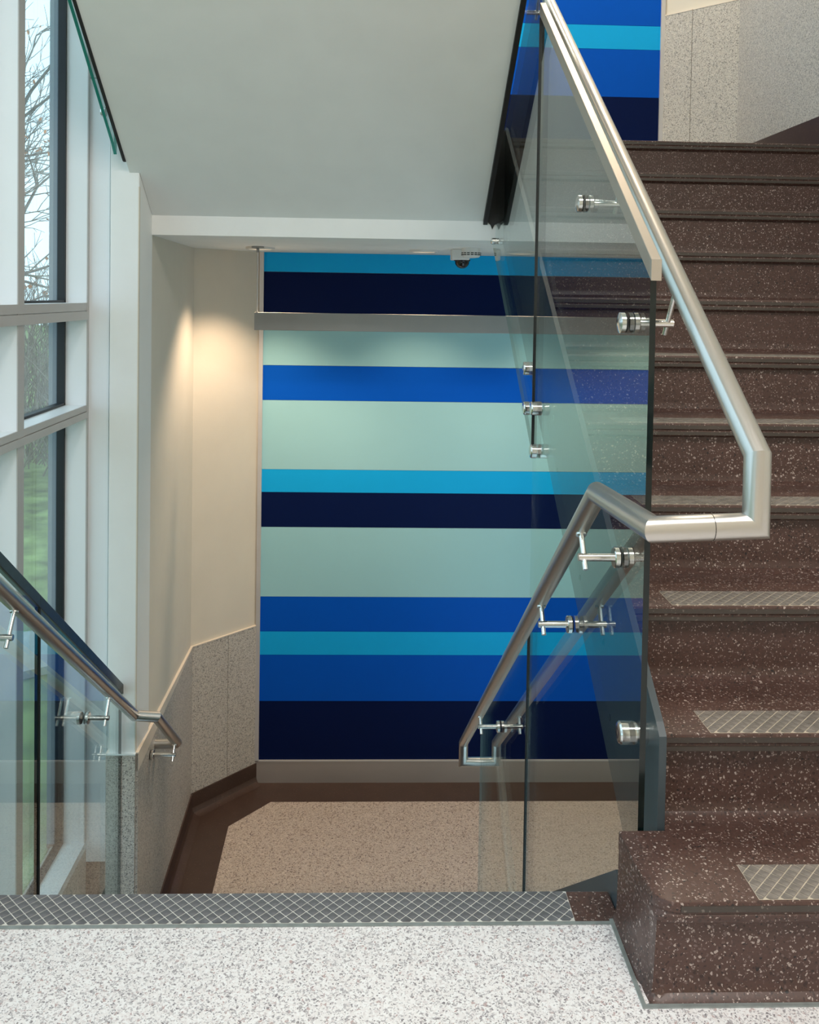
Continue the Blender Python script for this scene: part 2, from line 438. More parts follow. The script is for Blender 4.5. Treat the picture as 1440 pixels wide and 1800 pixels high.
# baseboards
def bb(name, p, q, za, h, lab=None):
    o = slab_along(p, q, 0.020, za, za + h, name, M_BORDER, None, 0)
    return struct(o, lab)
bb('baseboard_left', (XL1, YCH), (XL0, YC), ZL, 0.133, 'dark brown terrazzo base along the side wall')
bb('baseboard_chamfer', (XPL, YW), (XL1, YCH), ZL, 0.133, 'dark brown terrazzo base under the chamfered corner')
bb('baseboard_right', (XR, YU - 0.02), (XR, 5.594), ZU, 0.168, 'dark terrazzo base on the upper right wall')
bb('baseboard_right_chamfer', (XR, 5.594), (XPR, YW), ZU, 0.10)
# cove strip where the base meets the lower floor
cv = [(0, 0), (-0.055, 0), (-0.03, 0.004), (-0.012, 0.014), (-0.004, 0.03), (0, 0.055)]
def cove(p, q, za, name):
    p, q = Vector(p), Vector(q); d = (q - p).normalized(); n = Vector((-d.y, d.x)) * -1
    vs = []
    for e in (p, q):
        vs += [(e.x + n.x * (a - 0.018), e.y + n.y * (a - 0.018), za + b + 0.001) for a, b in cv]
    k = len(cv)
    return struct(MB().add(vs, [tuple(range(k)), tuple(range(2 * k - 1, k - 1, -1))] + [(i, (i + 1) % k, k + (i + 1) % k, k + i) for i in range(k)]).build(name, M_BORDER, None, True))
cove((XL1, YCH), (XL0, YC), ZL, 'trim_2')
cove((XPL, YW), (XL1, YCH), ZL, 'trim_3')

# ---- structure above: slabs, flights (their undersides)
st = thing('stair_flight', 'pale grey sloping underside of the flight overhead with black edge plates', 'stairs', (0, 3.0, 2.6))
sp_ = [(YC, soff(YC)), (YC, soff(YC) + 0.4), (1.95, 4.0), (1.95, soff(1.95))]
MB().prism_x(sp_, -1.094, 0.526).prism_x([(YU, ZB1), (YU, ZU), (YC, soff(YC) + 0.4), (YC, soff(YC))], -1.049, 0.526).build('soffit', M_SOFFIT, st)
pl = [(4.075, soff(4.075)), (4.10, soff(4.075) + 0.02), (4.10, soff(4.1) + 0.30), (1.95, soff(1.95) + 0.30), (1.95, soff(1.95) - 0.004), (4.06, soff(4.06) - 0.008)]
MB().prism_x(pl, -1.1075, -1.0945).build('edge_plate', M_BLACK, st, bevel=0.003)
pr_ = [(YU + 0.01, ZB1 - 0.02), (YU + 0.01, ZU + 0.05), (1.95, soff(1.95) + 0.35), (1.95, soff(1.95) - 0.006), (YU - 0.02, soff(YU) - 0.01)]
MB().prism_x(pr_, 0.5265, 0.546).build('edge_plate', M_BLACK, st)
struct(MB().box(XWIN + 0.04, XR, BACK, 1.95, 3.62, 4.0).build('ceiling_landing', M_WHITE))
struct(MB().prism_x([(1.95, 3.70), (YU, 5.62), (YU, 6.0), (1.95, 4.05)], 0.64, XR).build('ceiling_stair', M_SOFFIT))
struct(MB().box(-1.10, XR, YU, YW, 5.6, 6.1).build('ceiling_upper', M_WHITE))

# ================================================================== WINDOW WALL
def window_wall():
    zsill = -1.19
    fins = [4.126, 3.336, 2.546, 1.756, 0.966, 0.176, -0.614]
    T = [(1.200, 1.276), (0.757, 0.8155), (3.55, 3.62), (5.0, 5.07)]
    win = tag(thing('window_1', 'tall white-framed window wall on the left with deep mullions', None, (XWIN, 3.0, zsill)), kind='structure')
    # mullions: grey face to the room, deep white sides
    for i, y in enumerate(fins):
        if i == 0:
            MB().box(XWIN - 0.092, XWIN, y, y + 0.035, zsill, TOP).build('jamb', M_FRAME, win)
            MB().box(XWIN - 0.001, XWIN + 0.004, y + 0.001, y + 0.045, zsill, TOP).build('mullion_face', M_FRAMEFACE, win)
        else:
            MB().box(XWIN - 0.092, XWIN - 0.004, y + 0.002, y + 0.058, zsill, TOP).build('mullion', M_FRAME, win)
            MB().box(XWIN - 0.004, XWIN, y, y + 0.060, zsill, TOP).build('mullion_face', M_FRAMEFACE, win)
    for (a, b) in T:
        for i in range(len(fins) - 1):
            y0, y1 = fins[i + 1] + 0.058, fins[i] + (0.0 if i == 0 else 0.002)
            MB().box(XWIN - 0.092, XWIN - 0.004, y0, y1, a + 0.002, b - 0.0005).build('transom', M_FRAME, win)
        MB().box(XWIN - 0.004, XWIN + 0.002, fins[-1], fins[0] + 0.002, (a + b) / 2 + 0.003, b).build('transom_face', M_FRAMEFACE, win)
        MB().box(XWIN - 0.004, XWIN + 0.006, fins[-1], fins[0] + 0.002, a, (a + b) / 2).build('transom_face', M_FRAMEFACE, win)
    MB().box(XWIN - 0.10, XWIN + 0.004, fins[-1], fins[0] + 0.03, zsill - 0.035, zsill).build('sill', M_FRAME, win)
    zz = [zsill, 0.757, 0.8155, 1.200, 1.276, 3.55, 3.62, 5.0, 5.07, TOP]
    for i in range(len(fins) - 1):
        y0, y1 = fins[i + 1] + 0.058, fins[i]
        for k in range(0, 10, 2):
            p = MB().box(XWIN - 0.118, XWIN - 0.110, y0 - 0.01, y1 + 0.01, zz[k], zz[k + 1]).build('pane', M_PANE, win)
            g = MB()
            a, b = zz[k], zz[k + 1]
            g.box(XWIN - 0.125, XWIN - 0.092, y1 - 0.016, y1 + 0.03, a, b)
            g.box(XWIN - 0.125, XWIN - 0.092, y0 - 0.03, y0 + 0.004, a, b)
            g.box(XWIN - 0.125, XWIN - 0.092, y0, y1, a - 0.01, a + 0.010)
            g.box(XWIN - 0.125, XWIN - 0.092, y0, y1, b - 0.010, b + 0.01)
            g.build('gasket', M_DARKFRAME, win)
    for y in fins:
        MB().box(XWIN - 0.165, XWIN - 0.125, y - 0.006, y + 0.065, zsill, TOP).build('outer_frame', M_BLUEFRAME, win)
    for (a, b) in T:
        MB().box(XWIN - 0.150, XWIN - 0.125, fins[-1], fins[0], a, b).build('outer_frame', M_BLUEFRAME, win)
    # wall below the sill, closure panel to the column
    struct(MB().box(XWIN - 0.16, XWIN, BACK, 4.16, ZL - 0.4, zsill - 0.035).build('wall_left_low', M_GRANITE), 'speckled stone wall below the window sill')
    MB().box(XWIN + 0.003, -1.186, 4.150, 4.20, zsill - 0.1, 2.28).build('closure_panel', M_FRAME, win)
    MB().box(XWIN + 0.003, -1.186, 4.150, 4.20, 2.284, TOP).build('closure_panel', M_FRAME, win)
    struct(MB().box(XWIN - 0.05, -1.179, 4.20, 4.38, ZL - 0.3, TOP).build('trim_4', M_DARKFRAME))
    # brick facade outside, seen edge on past the frame: one brick a course shows
    bw = struct(MB().box(XWIN - 0.168, XWIN - 0.05, 4.205, 4.9, -2.6, 5.0).build('wall_exterior', M_MORTAR), 'brick outer wall beside the window')
    me = MB().box(-0.048, 0.10, -0.012, 0.20, -0.030, 0.030).mesh('brick', M_BRICK)
    for k in range(95):
        o = bpy.data.objects.new('brick', me); COL.objects.link(o)
        o.location = (XWIN - 0.143, 4.205, -2.2 + k * 0.075); o.parent = bw
window_wall()

# ================================================================== STAIRS
def nose_profile(yi, zi, zb, back, under):
    """one step in (y, z): cove at the riser foot, undercut nosing, tread"""
    yr = yi + 0.022
    p = [(yr - 0.030, zb + 0.0), (yr - 0.017, zb + 0.003), (yr - 0.006, zb + 0.011), (yr - 0.001, zb + 0.024), (yr, zb + 0.034)]
    p += [(yr, zi - 0.046), (yi + 0.010, zi - 0.042), (yi + 0.003, zi - 0.037), (yi + 0.001, zi - 0.030)]
    p += [(yi + 0.003, zi - 0.026), (yi + 0.003, zi - 0.023), (yi, zi - 0.019), (yi, zi - 0.006), (yi + 0.002, zi - 0.0015), (yi + 0.006, zi)]
    p += [(back, zi), (back, under), (yr - 0.030, under)]
    return p
def clip(poly, ax, lim, keep_less):
    out = []
    for i in range(len(poly)):
        a, b = poly[i], poly[(i + 1) % len(poly)]
        ia = (a[ax] <= lim) == keep_less; ib = (b[ax] <= lim) == keep_less
        if ia: out.append(a)
        if ia != ib:
            t = (lim - a[ax]) / (b[ax] - a[ax])
            out.append((a[0] + t * (b[0] - a[0]), a[1] + t * (b[1] - a[1])))
    return out
def area(p): return abs(sum(p[i][0] * p[(i + 1) % len(p)][1] - p[(i + 1) % len(p)][0] * p[i][1] for i in range(len(p)))) / 2
def grip(parent, x0, x1, y0, y1, z, mb, mp, lo, hi, wx=0.0285, wy=0.029):
    """grip strip: pale bed with proud diamond pads, each one a piece"""
    MB().box(x0, x1, y0, y1, z - 0.004, z + 0.0006).build('grip_strip', mb, parent)
    bed = 0.0018
    full = None
    rest = MB()
    ny = int((y1 - y0) / wy) + 3; nx = int((x1 - x0) / wx) + 3
    for j in range(-1, 2 * ny):
        for i in range(-1, nx):
            cx = x0 + (i + (0.5 if j % 2 else 0)) * wx; cyy = y0 + j * wy / 2 + 0.006
            a = wx / 2 - bed; b = wy / 2 - bed
            d = [(cx - a, cyy), (cx, cyy - b), (cx + a, cyy), (cx, cyy + b)]
            q = d
            for ax, lim, kl in ((0, x0 + .001, False), (0, x1 - .001, True), (1, y0 + .001, False), (1, y1 - .001, True)):
                if q: q = clip(q, ax, lim, kl)
            if len(q) < 3 or area(q) < 2e-5: continue
            if cx > hi or cx < lo:
                rest.prism_z(q, z, z + 0.0016); continue
            if abs(area(q) - area(d)) < 1e-9:
                if full is None:
                    full = MB().prism_z([(u - cx, v - cyy) for u, v in d], 0, 0.0016).mesh('grip_pad', mp)
                o = bpy.data.objects.new('grip_pad', full); COL.objects.link(o)
                o.location = (cx, cyy, z); attach(o, parent)
            else:
                MB().prism_z(q, z, z + 0.0016).build('grip_pad', mp, parent)
    if rest.v:
        rest.build('grip_pads', mp, parent)['kind'] = 'stuff'

XS = 0.645
up_ = thing('stair_flight', 'brown speckled terrazzo stairs rising on the right', 'stairs', (1.4, Y0, 0))
for i in range(1, 11):
    yi, zi, zb = Y0 + i * G, R * (i + 1), R * i
    back = yi + G + 0.03 if i < 10 else yi + 0.05
    s_ = MB().prism_x(nose_profile(yi, zi, zb, back, zb - 0.06), XS, XR - 0.013).build('step', M_BROWN, up_, True)
    MB().box(XS + 0.001, XR, yi - 0.0012, yi + 0.002, zi - 0.0185, zi - 0.007).build('nosing_band', M_NOSE, s_)
    MB().box(XS + 0.001, XR, yi - 0.0004, yi + 0.004, zi - 0.037, zi - 0.027).build('nosing_band', M_NOSE, s_)
    if i <= 5:
        grip(s_, 0.755, 2.12, yi + 0.006, yi + 0.112, zi, M_GROUT2, M_PAD2, -9, {1: 0.99, 2: 1.10}.get(i, -9))
# upper landing floor finish
MB().box(XS, XR, YU + 0.05, 5.55, ZU - 0.02, ZU).build('landing_edge', M_BROWN, up_)
# the first step has a rounded end that reaches out past the plate
def first_step():
    top = []   # outline from back left forward, round the corner, along the front: (x, y, overhang share)
    xa, rad = 0.546, 0.045
    top.append((xa - 0.002, 1.899, 0.0)); top.append((xa, 1.80, 0.0)); top.append((xa + 0.004, Y0 + rad + 0.01, 0.0))
    for k in range(9):
        t = math.pi / 2 * k / 8
        top.append((xa + 0.006 + rad - rad * math.cos(t), Y0 + rad - rad * math.sin(t), math.sin(t)))
    top.append((XR, Y0, 1.0))
    prof = [(-0.010, -0.02, 0.010), (0.0, 0.0, 0.010), (0.003, 0.003, 0.004), (0.011, 0.011, -0.004), (0.024, 0.015, -0.008), (0.034, 0.016, -0.010)]
    # (z, _, outward) from the foot up; outward is measured from the riser face
    rows = [(0.0, 0.012), (0.003, 0.004), (0.011, -0.007), (0.024, -0.012), (0.034, -0.013), (R - 0.046, -0.013), (R - 0.042, -0.003),
            (R - 0.037, 0.0), (R - 0.026, 0.0), (R - 0.024, -0.002), (R - 0.021, -0.002), (R - 0.019, 0.0), (R - 0.006, 0.0), (R - 0.0015, -0.002), (R, -0.006)]
    side = [(0.0, 0.014), (0.003, 0.010), (0.011, 0.005), (0.024, 0.002), (0.034, 0.001), (R - 0.046, -0.001), (R - 0.042, -0.001),
            (R - 0.037, 0.0), (R - 0.026, 0.0), (R - 0.024, 0.0), (R - 0.021, 0.0), (R - 0.019, 0.0), (R - 0.006, 0.0), (R - 0.0015, -0.001), (R, -0.004)]
    n = len(top); vs = []; fs = []
    nor = []
    for i in range(n):
        a = Vector(top[max(0, i - 1)][:2]); b = Vector(top[min(n - 1, i + 1)][:2]); d = (b - a).normalized()
        nor.append(Vector((d.y, -d.x)) if i not in (0, n - 1) else (Vector((-1, 0)) if i == 0 else Vector((0, -1))))
    xc = xa + 0.008
    sharp = list(top)
    for k in range(9):
        t = k / 8
        sharp[3 + k] = (xc, Y0 + rad * (1 - 2 * t), 0.0) if t < 0.5 else (xc + (rad) * (2 * t - 1), Y0, 1.0)
    for (zf, of), (zs_, os_) in zip(rows, side):
        wgt = 1.0 * min(1.0, max(0.0, (R - 0.030 - zf) / 0.03))
        for i in range(n):
            x, y, k = [a * (1 - wgt) + b * wgt for a, b in zip(top[i], sharp[i])]; o = (of * k + os_ * (1 - k)) * (1 + (0.4 * wgt if i == 7 else 0))
            vs.append((x + nor[i].x * o, y + nor[i].y * o, zf))
    m = len(rows)
    for j in range(m - 1):
        for i in range(n - 1):
            fs.append((j * n + i, j * n + i + 1, (j + 1) * n + i + 1, (j + 1) * n + i))
    o = len(vs)
    yb = Y0 + G + 0.03
    vs += [(XR, yb, 0), (XR, yb, R), (XS, yb, 0), (XS, yb, R), (XS, 1.899, 0), (XS, 1.899, R)]
    tl = (m - 1) * n
    fs.append(tuple([tl + i for i in range(n)] + [o + 1, o + 3, o + 5]))
    fs.append(tuple([i for i in range(n - 1, -1, -1)] + [o + 4, o + 2, o + 0]))
    fs.append(tuple([j * n for j in range(m)] + [o + 5, o + 4]))
    fs.append((o + 4, o + 5, o + 3, o + 2)); fs.append((o + 2, o + 3, o + 1, o + 0))
    fs.append(tuple([o + 0, o + 1] + [j * n + n - 1 for j in range(m - 1, -1, -1)]))
    s_ = MB().add(vs, fs).build('step', M_BROWN, up_, True)
    s_['label'] = 'bottom step with a rounded end'
    MB().box(0.60, XR, Y0 - 0.0012, Y0 + 0.002, R - 0.0185, R - 0.007).build('nosing_band', M_NOSE, s_)
    grip(s_, 0.752, 2.12, Y0 + 0.006, Y0 + 0.112, R, M_GROUT2, M_PAD2, -9, 0.91)
    # zinc strip let into the floor round the foot
    MB().prism_z([(0.526, 1.893), (0.526, 1.650), (XR, 1.650), (XR, 1.658), (0.534, 1.658), (0.534, 1.893)], 0.0, 0.0035).build('edge_strip', M_ZINC, s_)
first_step()
# sloping slab and painted steel plate of the rising flight
def ztop(y): return 0.392 + 0.700 * (y - 1.905)
def zbot(y): return 0.089 + 0.695 * (y - 2.244)
MB().prism_x([(1.97, 0.02), (YU + 0.04, zbot(YU) + 0.12), (YU + 0.04, zbot(YU)), (2.25, 0.085), (1.97, -0.10)], XS + 0.001, XR).build('slab', M_SOFFIT, up_)
plate = MB().prism_x([(1.905, 0.0), (1.905, ztop(1.905)), (1.93, ztop(1.93) + 0.004), (YU + 0.05, ztop(YU + 0.05)), (YU + 0.05, zbot(YU + 0.05)), (2.16, zbot(2.16)), (2.0, -0.02)], 0.629, XS).build('edge_plate', M_PLATE, up_)
def bolt(x, y, z, parent, r=0.009, d=-1):
    return MB().lathe((x, y, z), Vector((d, 0, 0)), Vector((0, 1, 0)), [(0, r), (0.003, r), (0.0045, r * 0.7), (0.0046, r * 0.45), (0.002, r * 0.4)], 14).build('bolt', M_PLATE, parent, True)
for k in range(7):
    y = 2.02 + k * 0.36
    bolt(0.629, y, ztop(y) - 0.31, plate)
for y in (2.3, 2.66, 3.02): bolt(0.629, y, ztop(y) - 0.42, plate)

# falling flight
dn = thing('stair_flight', 'hidden terrazzo stairs falling away to the lower landing', 'stairs', (-0.25, YN, ZL))
dn['label'] = 'terrazzo stairs going down beyond the landing edge on the left'
XDL, XDR = XWIN + 0.004, 0.549
for j in range(1, 10):
    yi, zi = YN + (j - 1) * G, -R * j
    XDL = XWIN + 0.006 if j < 7 else -1.030
    s_ = MB().box(XDL, XDR, yi, YN + j * G, zi - 0.20, zi).build('step', M_BROWN, dn)
    MB().box(XDL, XDR, YN + j * G - 0.022, YN + j * G + 0.006, zi - 0.035, zi + 0.0005).build('nosing_band', M_NOSE, s_)
MB().prism_x([(YN - 0.1, -0.20), (4.42, ZL + 0.0), (4.42, ZL - 0.2), (YN - 0.1, -0.42)], -1.03, XDR).build('slab', M_SOFFIT, dn)
MB().prism_x([(1.925, 0.078), (1.925, 0.001), (1.945, -0.30), (4.44, -2.05), (4.44, 0.050 - 0.73 * 2.50), (1.94, 0.080)], 0.551, 0.564).build('edge_plate', M_PLATE, dn)
# landing nosing: grip strip and plain end
XDL = XWIN + 0.006
ln = struct(MB().box(XDL, 0.549, 1.884, YN, -0.10, 0.0).build('trim_5', M_BROWN, bevel=0.004), 'grip strip and brown nosing along the landing edge')
grip(ln, -1.22, 0.452, 1.8905, YN - 0.003, 0.0, M_GROUT, M_PAD, -0.80, 9)
MB().box(XDL, 0.530, 1.879, 1.8875, -0.004, 0.0022).build('edge_strip', M_ZINC, ln)

# ================================================================== GLASS GUARDS
T2 = 0.0065
def standoff(parent, y, z, x_glass, x_plate, r=0.025):
    d = 1 if x_plate > x_glass else -1
    o = MB().lathe((x_glass - d * T2, y, z), Vector((-d, 0, 0)), Vector((0, 1, 0)), [(0, r), (0.016, r), (0.020, r - 0.003), (0.0215, r * 0.6), (0.0205, 0.004)], 32).build('standoff', M_STEELP, parent, True)
    MB().lathe((x_glass + d * T2, y, z), Vector((d, 0, 0)), Vector((0, 1, 0)), [(0, r), (abs(x_plate - x_glass) - T2, r)], 32).build('standoff_barrel', M_STEELP, o, True)
    return o
def caprail(parent, x, ya, yb, za, m, h=0.045, wd=0.022, slope=SL):
    zb = za + slope * (yb - ya)
    return MB().prism_x([(ya, za - h), (yb, zb - h), (yb, zb), (ya, za)], x - wd / 2, x + wd / 2).build('cap_rail', m, parent, bevel=0.0015)
YG0, YG1, YG2 = 1.905, 3.253, 3.260
ZCAP = 1.4135
def zc_(y): return ZCAP + SL * (y - 1.889)
ga = thing('glass_guard', 'large clear glass panel with square steel cap rail between the two flights', 'glass panel', (XGL, 2.5, -0.4))
pane_poly('glass_sheet', [(YG0, -0.18), (YG0, zc_(YG0) - 0.02), (YG1, zc_(YG1) - 0.02), (YG1, -1.2)], XGL - T2, XGL + T2, ga, clear=(2,))
caprail(ga, XGL, 1.889, YG1 + 0.01, ZCAP, M_CAP)
MB().box(XGL - 0.0108, XGL + 0.0108, 1.886, 1.8895, ZCAP - 0.045, ZCAP).build('cap_end', M_CAP, ga)
MB().box(XGL - T2 - 0.005, XGL + T2, YG1 + 0.0005, YG2 - 0.0005, 0.76, zc_(YG1) - 0.05).build('joint_seal', M_RUBBER, ga)
MB().box(XGL - T2 - 0.005, XGL + T2, YG1 + 0.0005, YG2 - 0.0005, -1.2, 1.041 - 0.711 * (YG2 - 1.98)).build('joint_seal', M_RUBBER, ga)
standoff(ga, 2.0, 0.355, XGL, 0.629)
standoff(ga, 3.20, 0.937, XGL, 0.629); standoff(ga, 3.195, 0.786, XGL, 0.629)
gb = thing('glass_guard', 'tall clear glass panel beyond the joint reaching up past the upper landing', 'glass panel', (XGL, 4.0, 1.2))
pane_poly('glass_sheet', [(YG2, 0.754), (4.44, 0.754 + 0.69 * (4.44 - YG2)), (4.60, 1.66), (4.60, 4.6), (YG2, 4.6)], XGL - T2, XGL + T2, gb, medge=M_EDGEP, clear=(1, 2, 4))
standoff(gb, 3.375, 1.065, XGL, 0.629); standoff(gb, 3.36, 0.918, XGL, 0.629); standoff(gb, 4.37, 1.60, XGL, XGL + 0.028, 0.016)
gc = thing('glass_guard', 'lower clear glass panel behind the descending handrail', 'glass panel', (XGL, 3.9, -1.4))
def zr(y): return 1.041 - 0.711 * (y - 1.98)
pane_poly('glass_sheet', [(YG2, zr(YG2)), (4.585, zr(4.585)), (4.585, -2.0), (YG2, -1.2)], XGL - T2, XGL + T2, gc, medge=M_EDGEP, clear=(3,))
# left guard in front of the window
XGW = -1.1166
def zl(y): return 0.526 - 0.7255 * (y - 2.775)
gl1 = thing('glass_guard', 'clear glass panel with dark flat cap rail against the white column', 'glass panel', (XGW, 3.6, -1.2))
pane_poly('glass_sheet', [(3.09, zl(3.09) - 0.02), (4.115, zl(4.115) - 0.02), (4.115, -2.0), (3.09, -1.25)], XGW - T2, XGW + T2, gl1)
gl2 = thing('glass_guard', 'clear glass panel at the left picture edge in front of the window', 'glass panel', (XGW, 2.5, -0.5))
pane_poly('glass_sheet', [(1.90, zl(1.90) - 0.02), (3.08, zl(3.08) - 0.02), (3.08, -1.25), (1.90, -0.30)], XGW - T2, XGW + T2, gl2)
def cap_l(ya, yb, par):
    return MB().prism_x([(ya, zl(ya) - 0.045), (yb, zl(yb) - 0.045), (yb, zl(yb)), (ya, zl(ya))], XGW - 0.011, XGW + 0.011).build('cap_rail', M_DCAP, par, bevel=0.0015)
MB().box(XGW, XGW + T2 + 0.004, 3.0805, 3.0895, -1.25, zl(3.085) - 0.045).build('joint_seal', M_RUBBER, gl1)
cap_l(3.085, 4.128, gl1); cap_l(1.90, 3.085, gl2)
# guard of the flight overhead, left edge
XGO = -1.150
go = thing('glass_guard', 'clear glass panel with green lower edge beside the flight overhead', 'glass panel', (XGO, 3.4, 2.4))
def zo(y): return 2.416 - 0.758 * (y - 3.481)
pane_poly('glass_sheet', [(4.10, zo(4.10) - 0.01), (4.06, zo(4.06)), (1.9, zo(1.9)), (1.9, zo(1.9) + 1.2), (4.10, zo(4.10) + 1.2)], XGO - T2, XGO + T2, go, medge=M_EDGEG)
standoff(go, 3.98, 2.10, XGO, -1.1075, 0.02)

# ================================================================== HANDRAILS
RR = 0.0235
def bracket(parent, xg, xr, y, z, rail_dir, rail_dist, back=True):
    """disc clamps on the glass, an arm across, a slim post up to the rail"""
    d = 1 if xr > xg else -1
    t = T2 if back else 0.0
    arm = MB().cyl((xg + d * (t + 0.004), y, z), (xr + d * 0.012, y, z), 0.0095, 18).build('bracket', M_STEELP, parent, True)
    MB().lathe((xg + d * (t + 0.004), y, z), Vector((d, 0, 0)), Vector((0, 1, 0)), [(0, 0.0245), (0.010, 0.0245), (0.012, 0.022)], 30).build('clamp_disc', M_STEELP, arm, True)
    MB().lathe((xg + d * t, y, z), Vector((d, 0, 0)), Vector((0, 1, 0)), [(0, 0.0225), (0.004, 0.0225)], 30).build('gasket', M_RUBBER, arm, True)
    if back:
        MB().lathe((xg - d * t, y, z), Vector((-d, 0, 0)), Vector((0, 1, 0)), [(0, 0.0225), (0.004, 0.0225)], 30).build('gasket', M_RUBBER, arm, True)
        MB().lathe((xg - d * (t + 0.004), y, z), Vector((-d, 0, 0)), Vector((0, 1, 0)), [(0, 0.0245), (0.010, 0.0245), (0.014, 0.013), (0.0155, 0.004)], 30).build('clamp_disc', M_STEELP, arm, True)
    rd = Vector(rail_dir).normalized(); n = Vector((0, -rd.z, rd.y))
    if n.z < 0: n = -n
    c = Vector((xr, y, z))
    MB().cyl(c - n * 0.030, c + n * (rail_dist - RR + 0.004), 0.0065, 14).build('post', M_STEELP, arm, True)
    MB().cyl(c + n * (rail_dist - RR - 0.002), c + n * (rail_dist - RR + 0.003), 0.013, 18).build('saddle', M_STEELP, arm, True)
    MB().cyl((xr + d * 0.012, y, z), (xr + d * 0.0135, y, z), 0.0085, 18).build('arm_cap', M_STEEL, arm, True)
    return arm
XD, XU = 0.502, 0.684
YX = 1.577
def zru(y): return 1.057 + 0.7057 * (y - 1.578)
hr = thing('handrail', 'round brushed steel handrail wrapping from the rising to the descending flight', 'handrail', (XGL, YX, 0))
zx = 0.927
MB().tube([(XU, 4.75, zru(4.75)), (XU, 1.578, 1.057), (XU, YX, 0.932), (XD, YX, 0.924), (XD, 1.98, 0.901), (XD, 4.60, -0.962), (XD, 4.60, -1.062), (XU, 4.60, -1.062), (XU, 3.0, -1.062 - SL * 1.6)], RR, 28).build('rail_tube', M_STEEL, hr, True)
MB().tube([(0.6035, YX, 0.9284), (0.6047, YX, 0.9284)], RR + 0.0003, 28).build('seam', M_RUBBER, hr, True)
MB().tube([(0.593, 4.60, -1.062), (0.5942, 4.60, -1.062)], RR + 0.0003, 28).build('seam', M_RUBBER, hr, True)
ddir, udir = (0, 1, -0.711), (0, 1, 0.7057)
cosd = 1 / math.hypot(1, 0.711)
for y, z in ((2.09, 0.726), (2.565, 0.395), (3.912, -0.548)):
    bracket(hr, XGL, XD, y, z, ddir, (0.901 - 0.711 * (y - 1.98) - z) * cosd)
for y, z in ((2.086, 1.274), (2.55, 1.596), (3.90, 2.545)):
    bracket(hr, XGL, XU, y, z, udir, (zru(y) - z) * cosd)
# left rail: on the glass, then stepping out round the column to the wall
hl = thing('handrail', 'round brushed steel handrail on the left glass guard ending on the stone wall', 'handrail', (-1.03, 3.3, -1.2))
XH, XH2 = -1.03, -0.935
zA, yA = -0.557, 4.036
MB().tube([(XH, 1.80, zA + 0.711 * (yA - 1.80)), (XH, yA, zA), (XH2, yA, zA - 0.006), (XH2, 4.478, -0.898), (XH2 - 0.008, 4.492, -0.909), (XH2 - 0.022, 4.501, -0.916), (XH2 - 0.040, 4.504, -0.918), (XL0 - 0.002, 4.504, -0.918)], RR, 28).build('rail_tube', M_STEEL, hl, True)
bracket(hl, XGW, XH, 3.589, -0.358, ddir, (zA + 0.711 * (yA - 3.589) + 0.358) * cosd)
bracket(hl, XGW, XH, 2.62, 0.331, ddir, (zA + 0.711 * (yA - 2.62) - 0.331) * cosd)
bracket(hl, XL0 + 0.0068, XH2, 4.39, -0.915, (0, 1, -0.75), (-0.563 - 0.76 * (4.39 - yA) + 0.915) * 0.8, back=False)

# ================================================================== FITTINGS ON THE LOWER CEILING
bar = thing('hanging_bar', 'flat grey metal bar hung on rods in front of the striped wall', 'metal bar', (0.5, 5.25, 1.12))
MB().box(-0.676, 1.80, 5.25, 5.28, 1.120, 1.222).build('bar', M_BAR, bar, bevel=0.002)
for x in (-0.662, 1.78):
    rd = MB().cyl((x, 5.268, 1.222), (x, 5.268, ZB0), 0.005, 12).build('rod', M_TRIM, bar, True)
    MB().cyl((x, 5.268, ZB0 - 0.008), (x, 5.268, ZB0), 0.036, 24).build('flange', M_BAR, rd, True)
    MB().cyl((x, 5.268, ZB0 - 0.035), (x, 5.268, ZB0 - 0.008), 0.008, 14).build('collar', M_BAR, rd, True)
Z1 = Vector((0, 0, -1)); XA = Vector((1, 0, 0))
dl = thing('downlight', 'round recessed downlight in the lower ceiling by the chamfered corner', 'lamp', (-0.66, 5.36, ZB0))
MB().lathe((-0.66, 5.36, ZB0), Z1, XA, [(0, 0.085), (0.012, 0.085), (0.014, 0.082), (0.014, 0.066), (0.001, 0.062)], 32).build('trim_ring', M_PLASTIC, dl, True)
MB().lathe((-0.66, 5.36, ZB0), Z1, XA, [(0, 0.060), (0.001, 0.060)], 32).build('lens', M_LAMPW, dl, True)
L = bpy.data.lights.new('downlight_beam', 'SPOT'); L.energy = DOWN_W * 4; L.color = (1.0, 0.76, 0.53); L.spot_size = math.radians(106); L.spot_blend = 0.75; L.shadow_soft_size = 0.03
lo = bpy.data.objects.new('downlight_beam', L); COL.objects.link(lo); lo.parent = dl; lo.location = (0, 0, -0.020)
for (x, y, lb) in ((0.30, 5.36, 'round recessed downlight in the middle of the lower ceiling'), (1.25, 5.36, 'round recessed downlight in the lower ceiling behind the stairs')):
    d2 = thing('downlight', lb, 'lamp', (x, y, ZB0))
    MB().lathe((x, y, ZB0), Z1, XA, [(0, 0.085), (0.012, 0.085), (0.014, 0.082), (0.014, 0.066), (0.001, 0.062)], 32).build('trim_ring', M_PLASTIC, d2, True)
    MB().lathe((x, y, ZB0), Z1, XA, [(0, 0.060), (0.001, 0.060)], 32).build('lens', M_LAMPW, d2, True)
    L2 = L.copy(); L2.energy = DOWN_W * 2.6
    lo = bpy.data.objects.new('downlight_beam', L2); COL.objects.link(lo); lo.parent = d2; lo.location = (0, 0, -0.020)
sd = thing('smoke_detector', 'white slotted smoke detector on the lower ceiling', 'detector', (0.545, 5.05, ZB0))
MB().lathe((0.545, 5.05, ZB0), Z1, XA, [(0, 0.052), (0.018, 0.054), (0.030, 0.054), (0.044, 0.050), (0.052, 0.044), (0.056, 0.02)], 40).build('body', M_PLASTIC, sd, True)
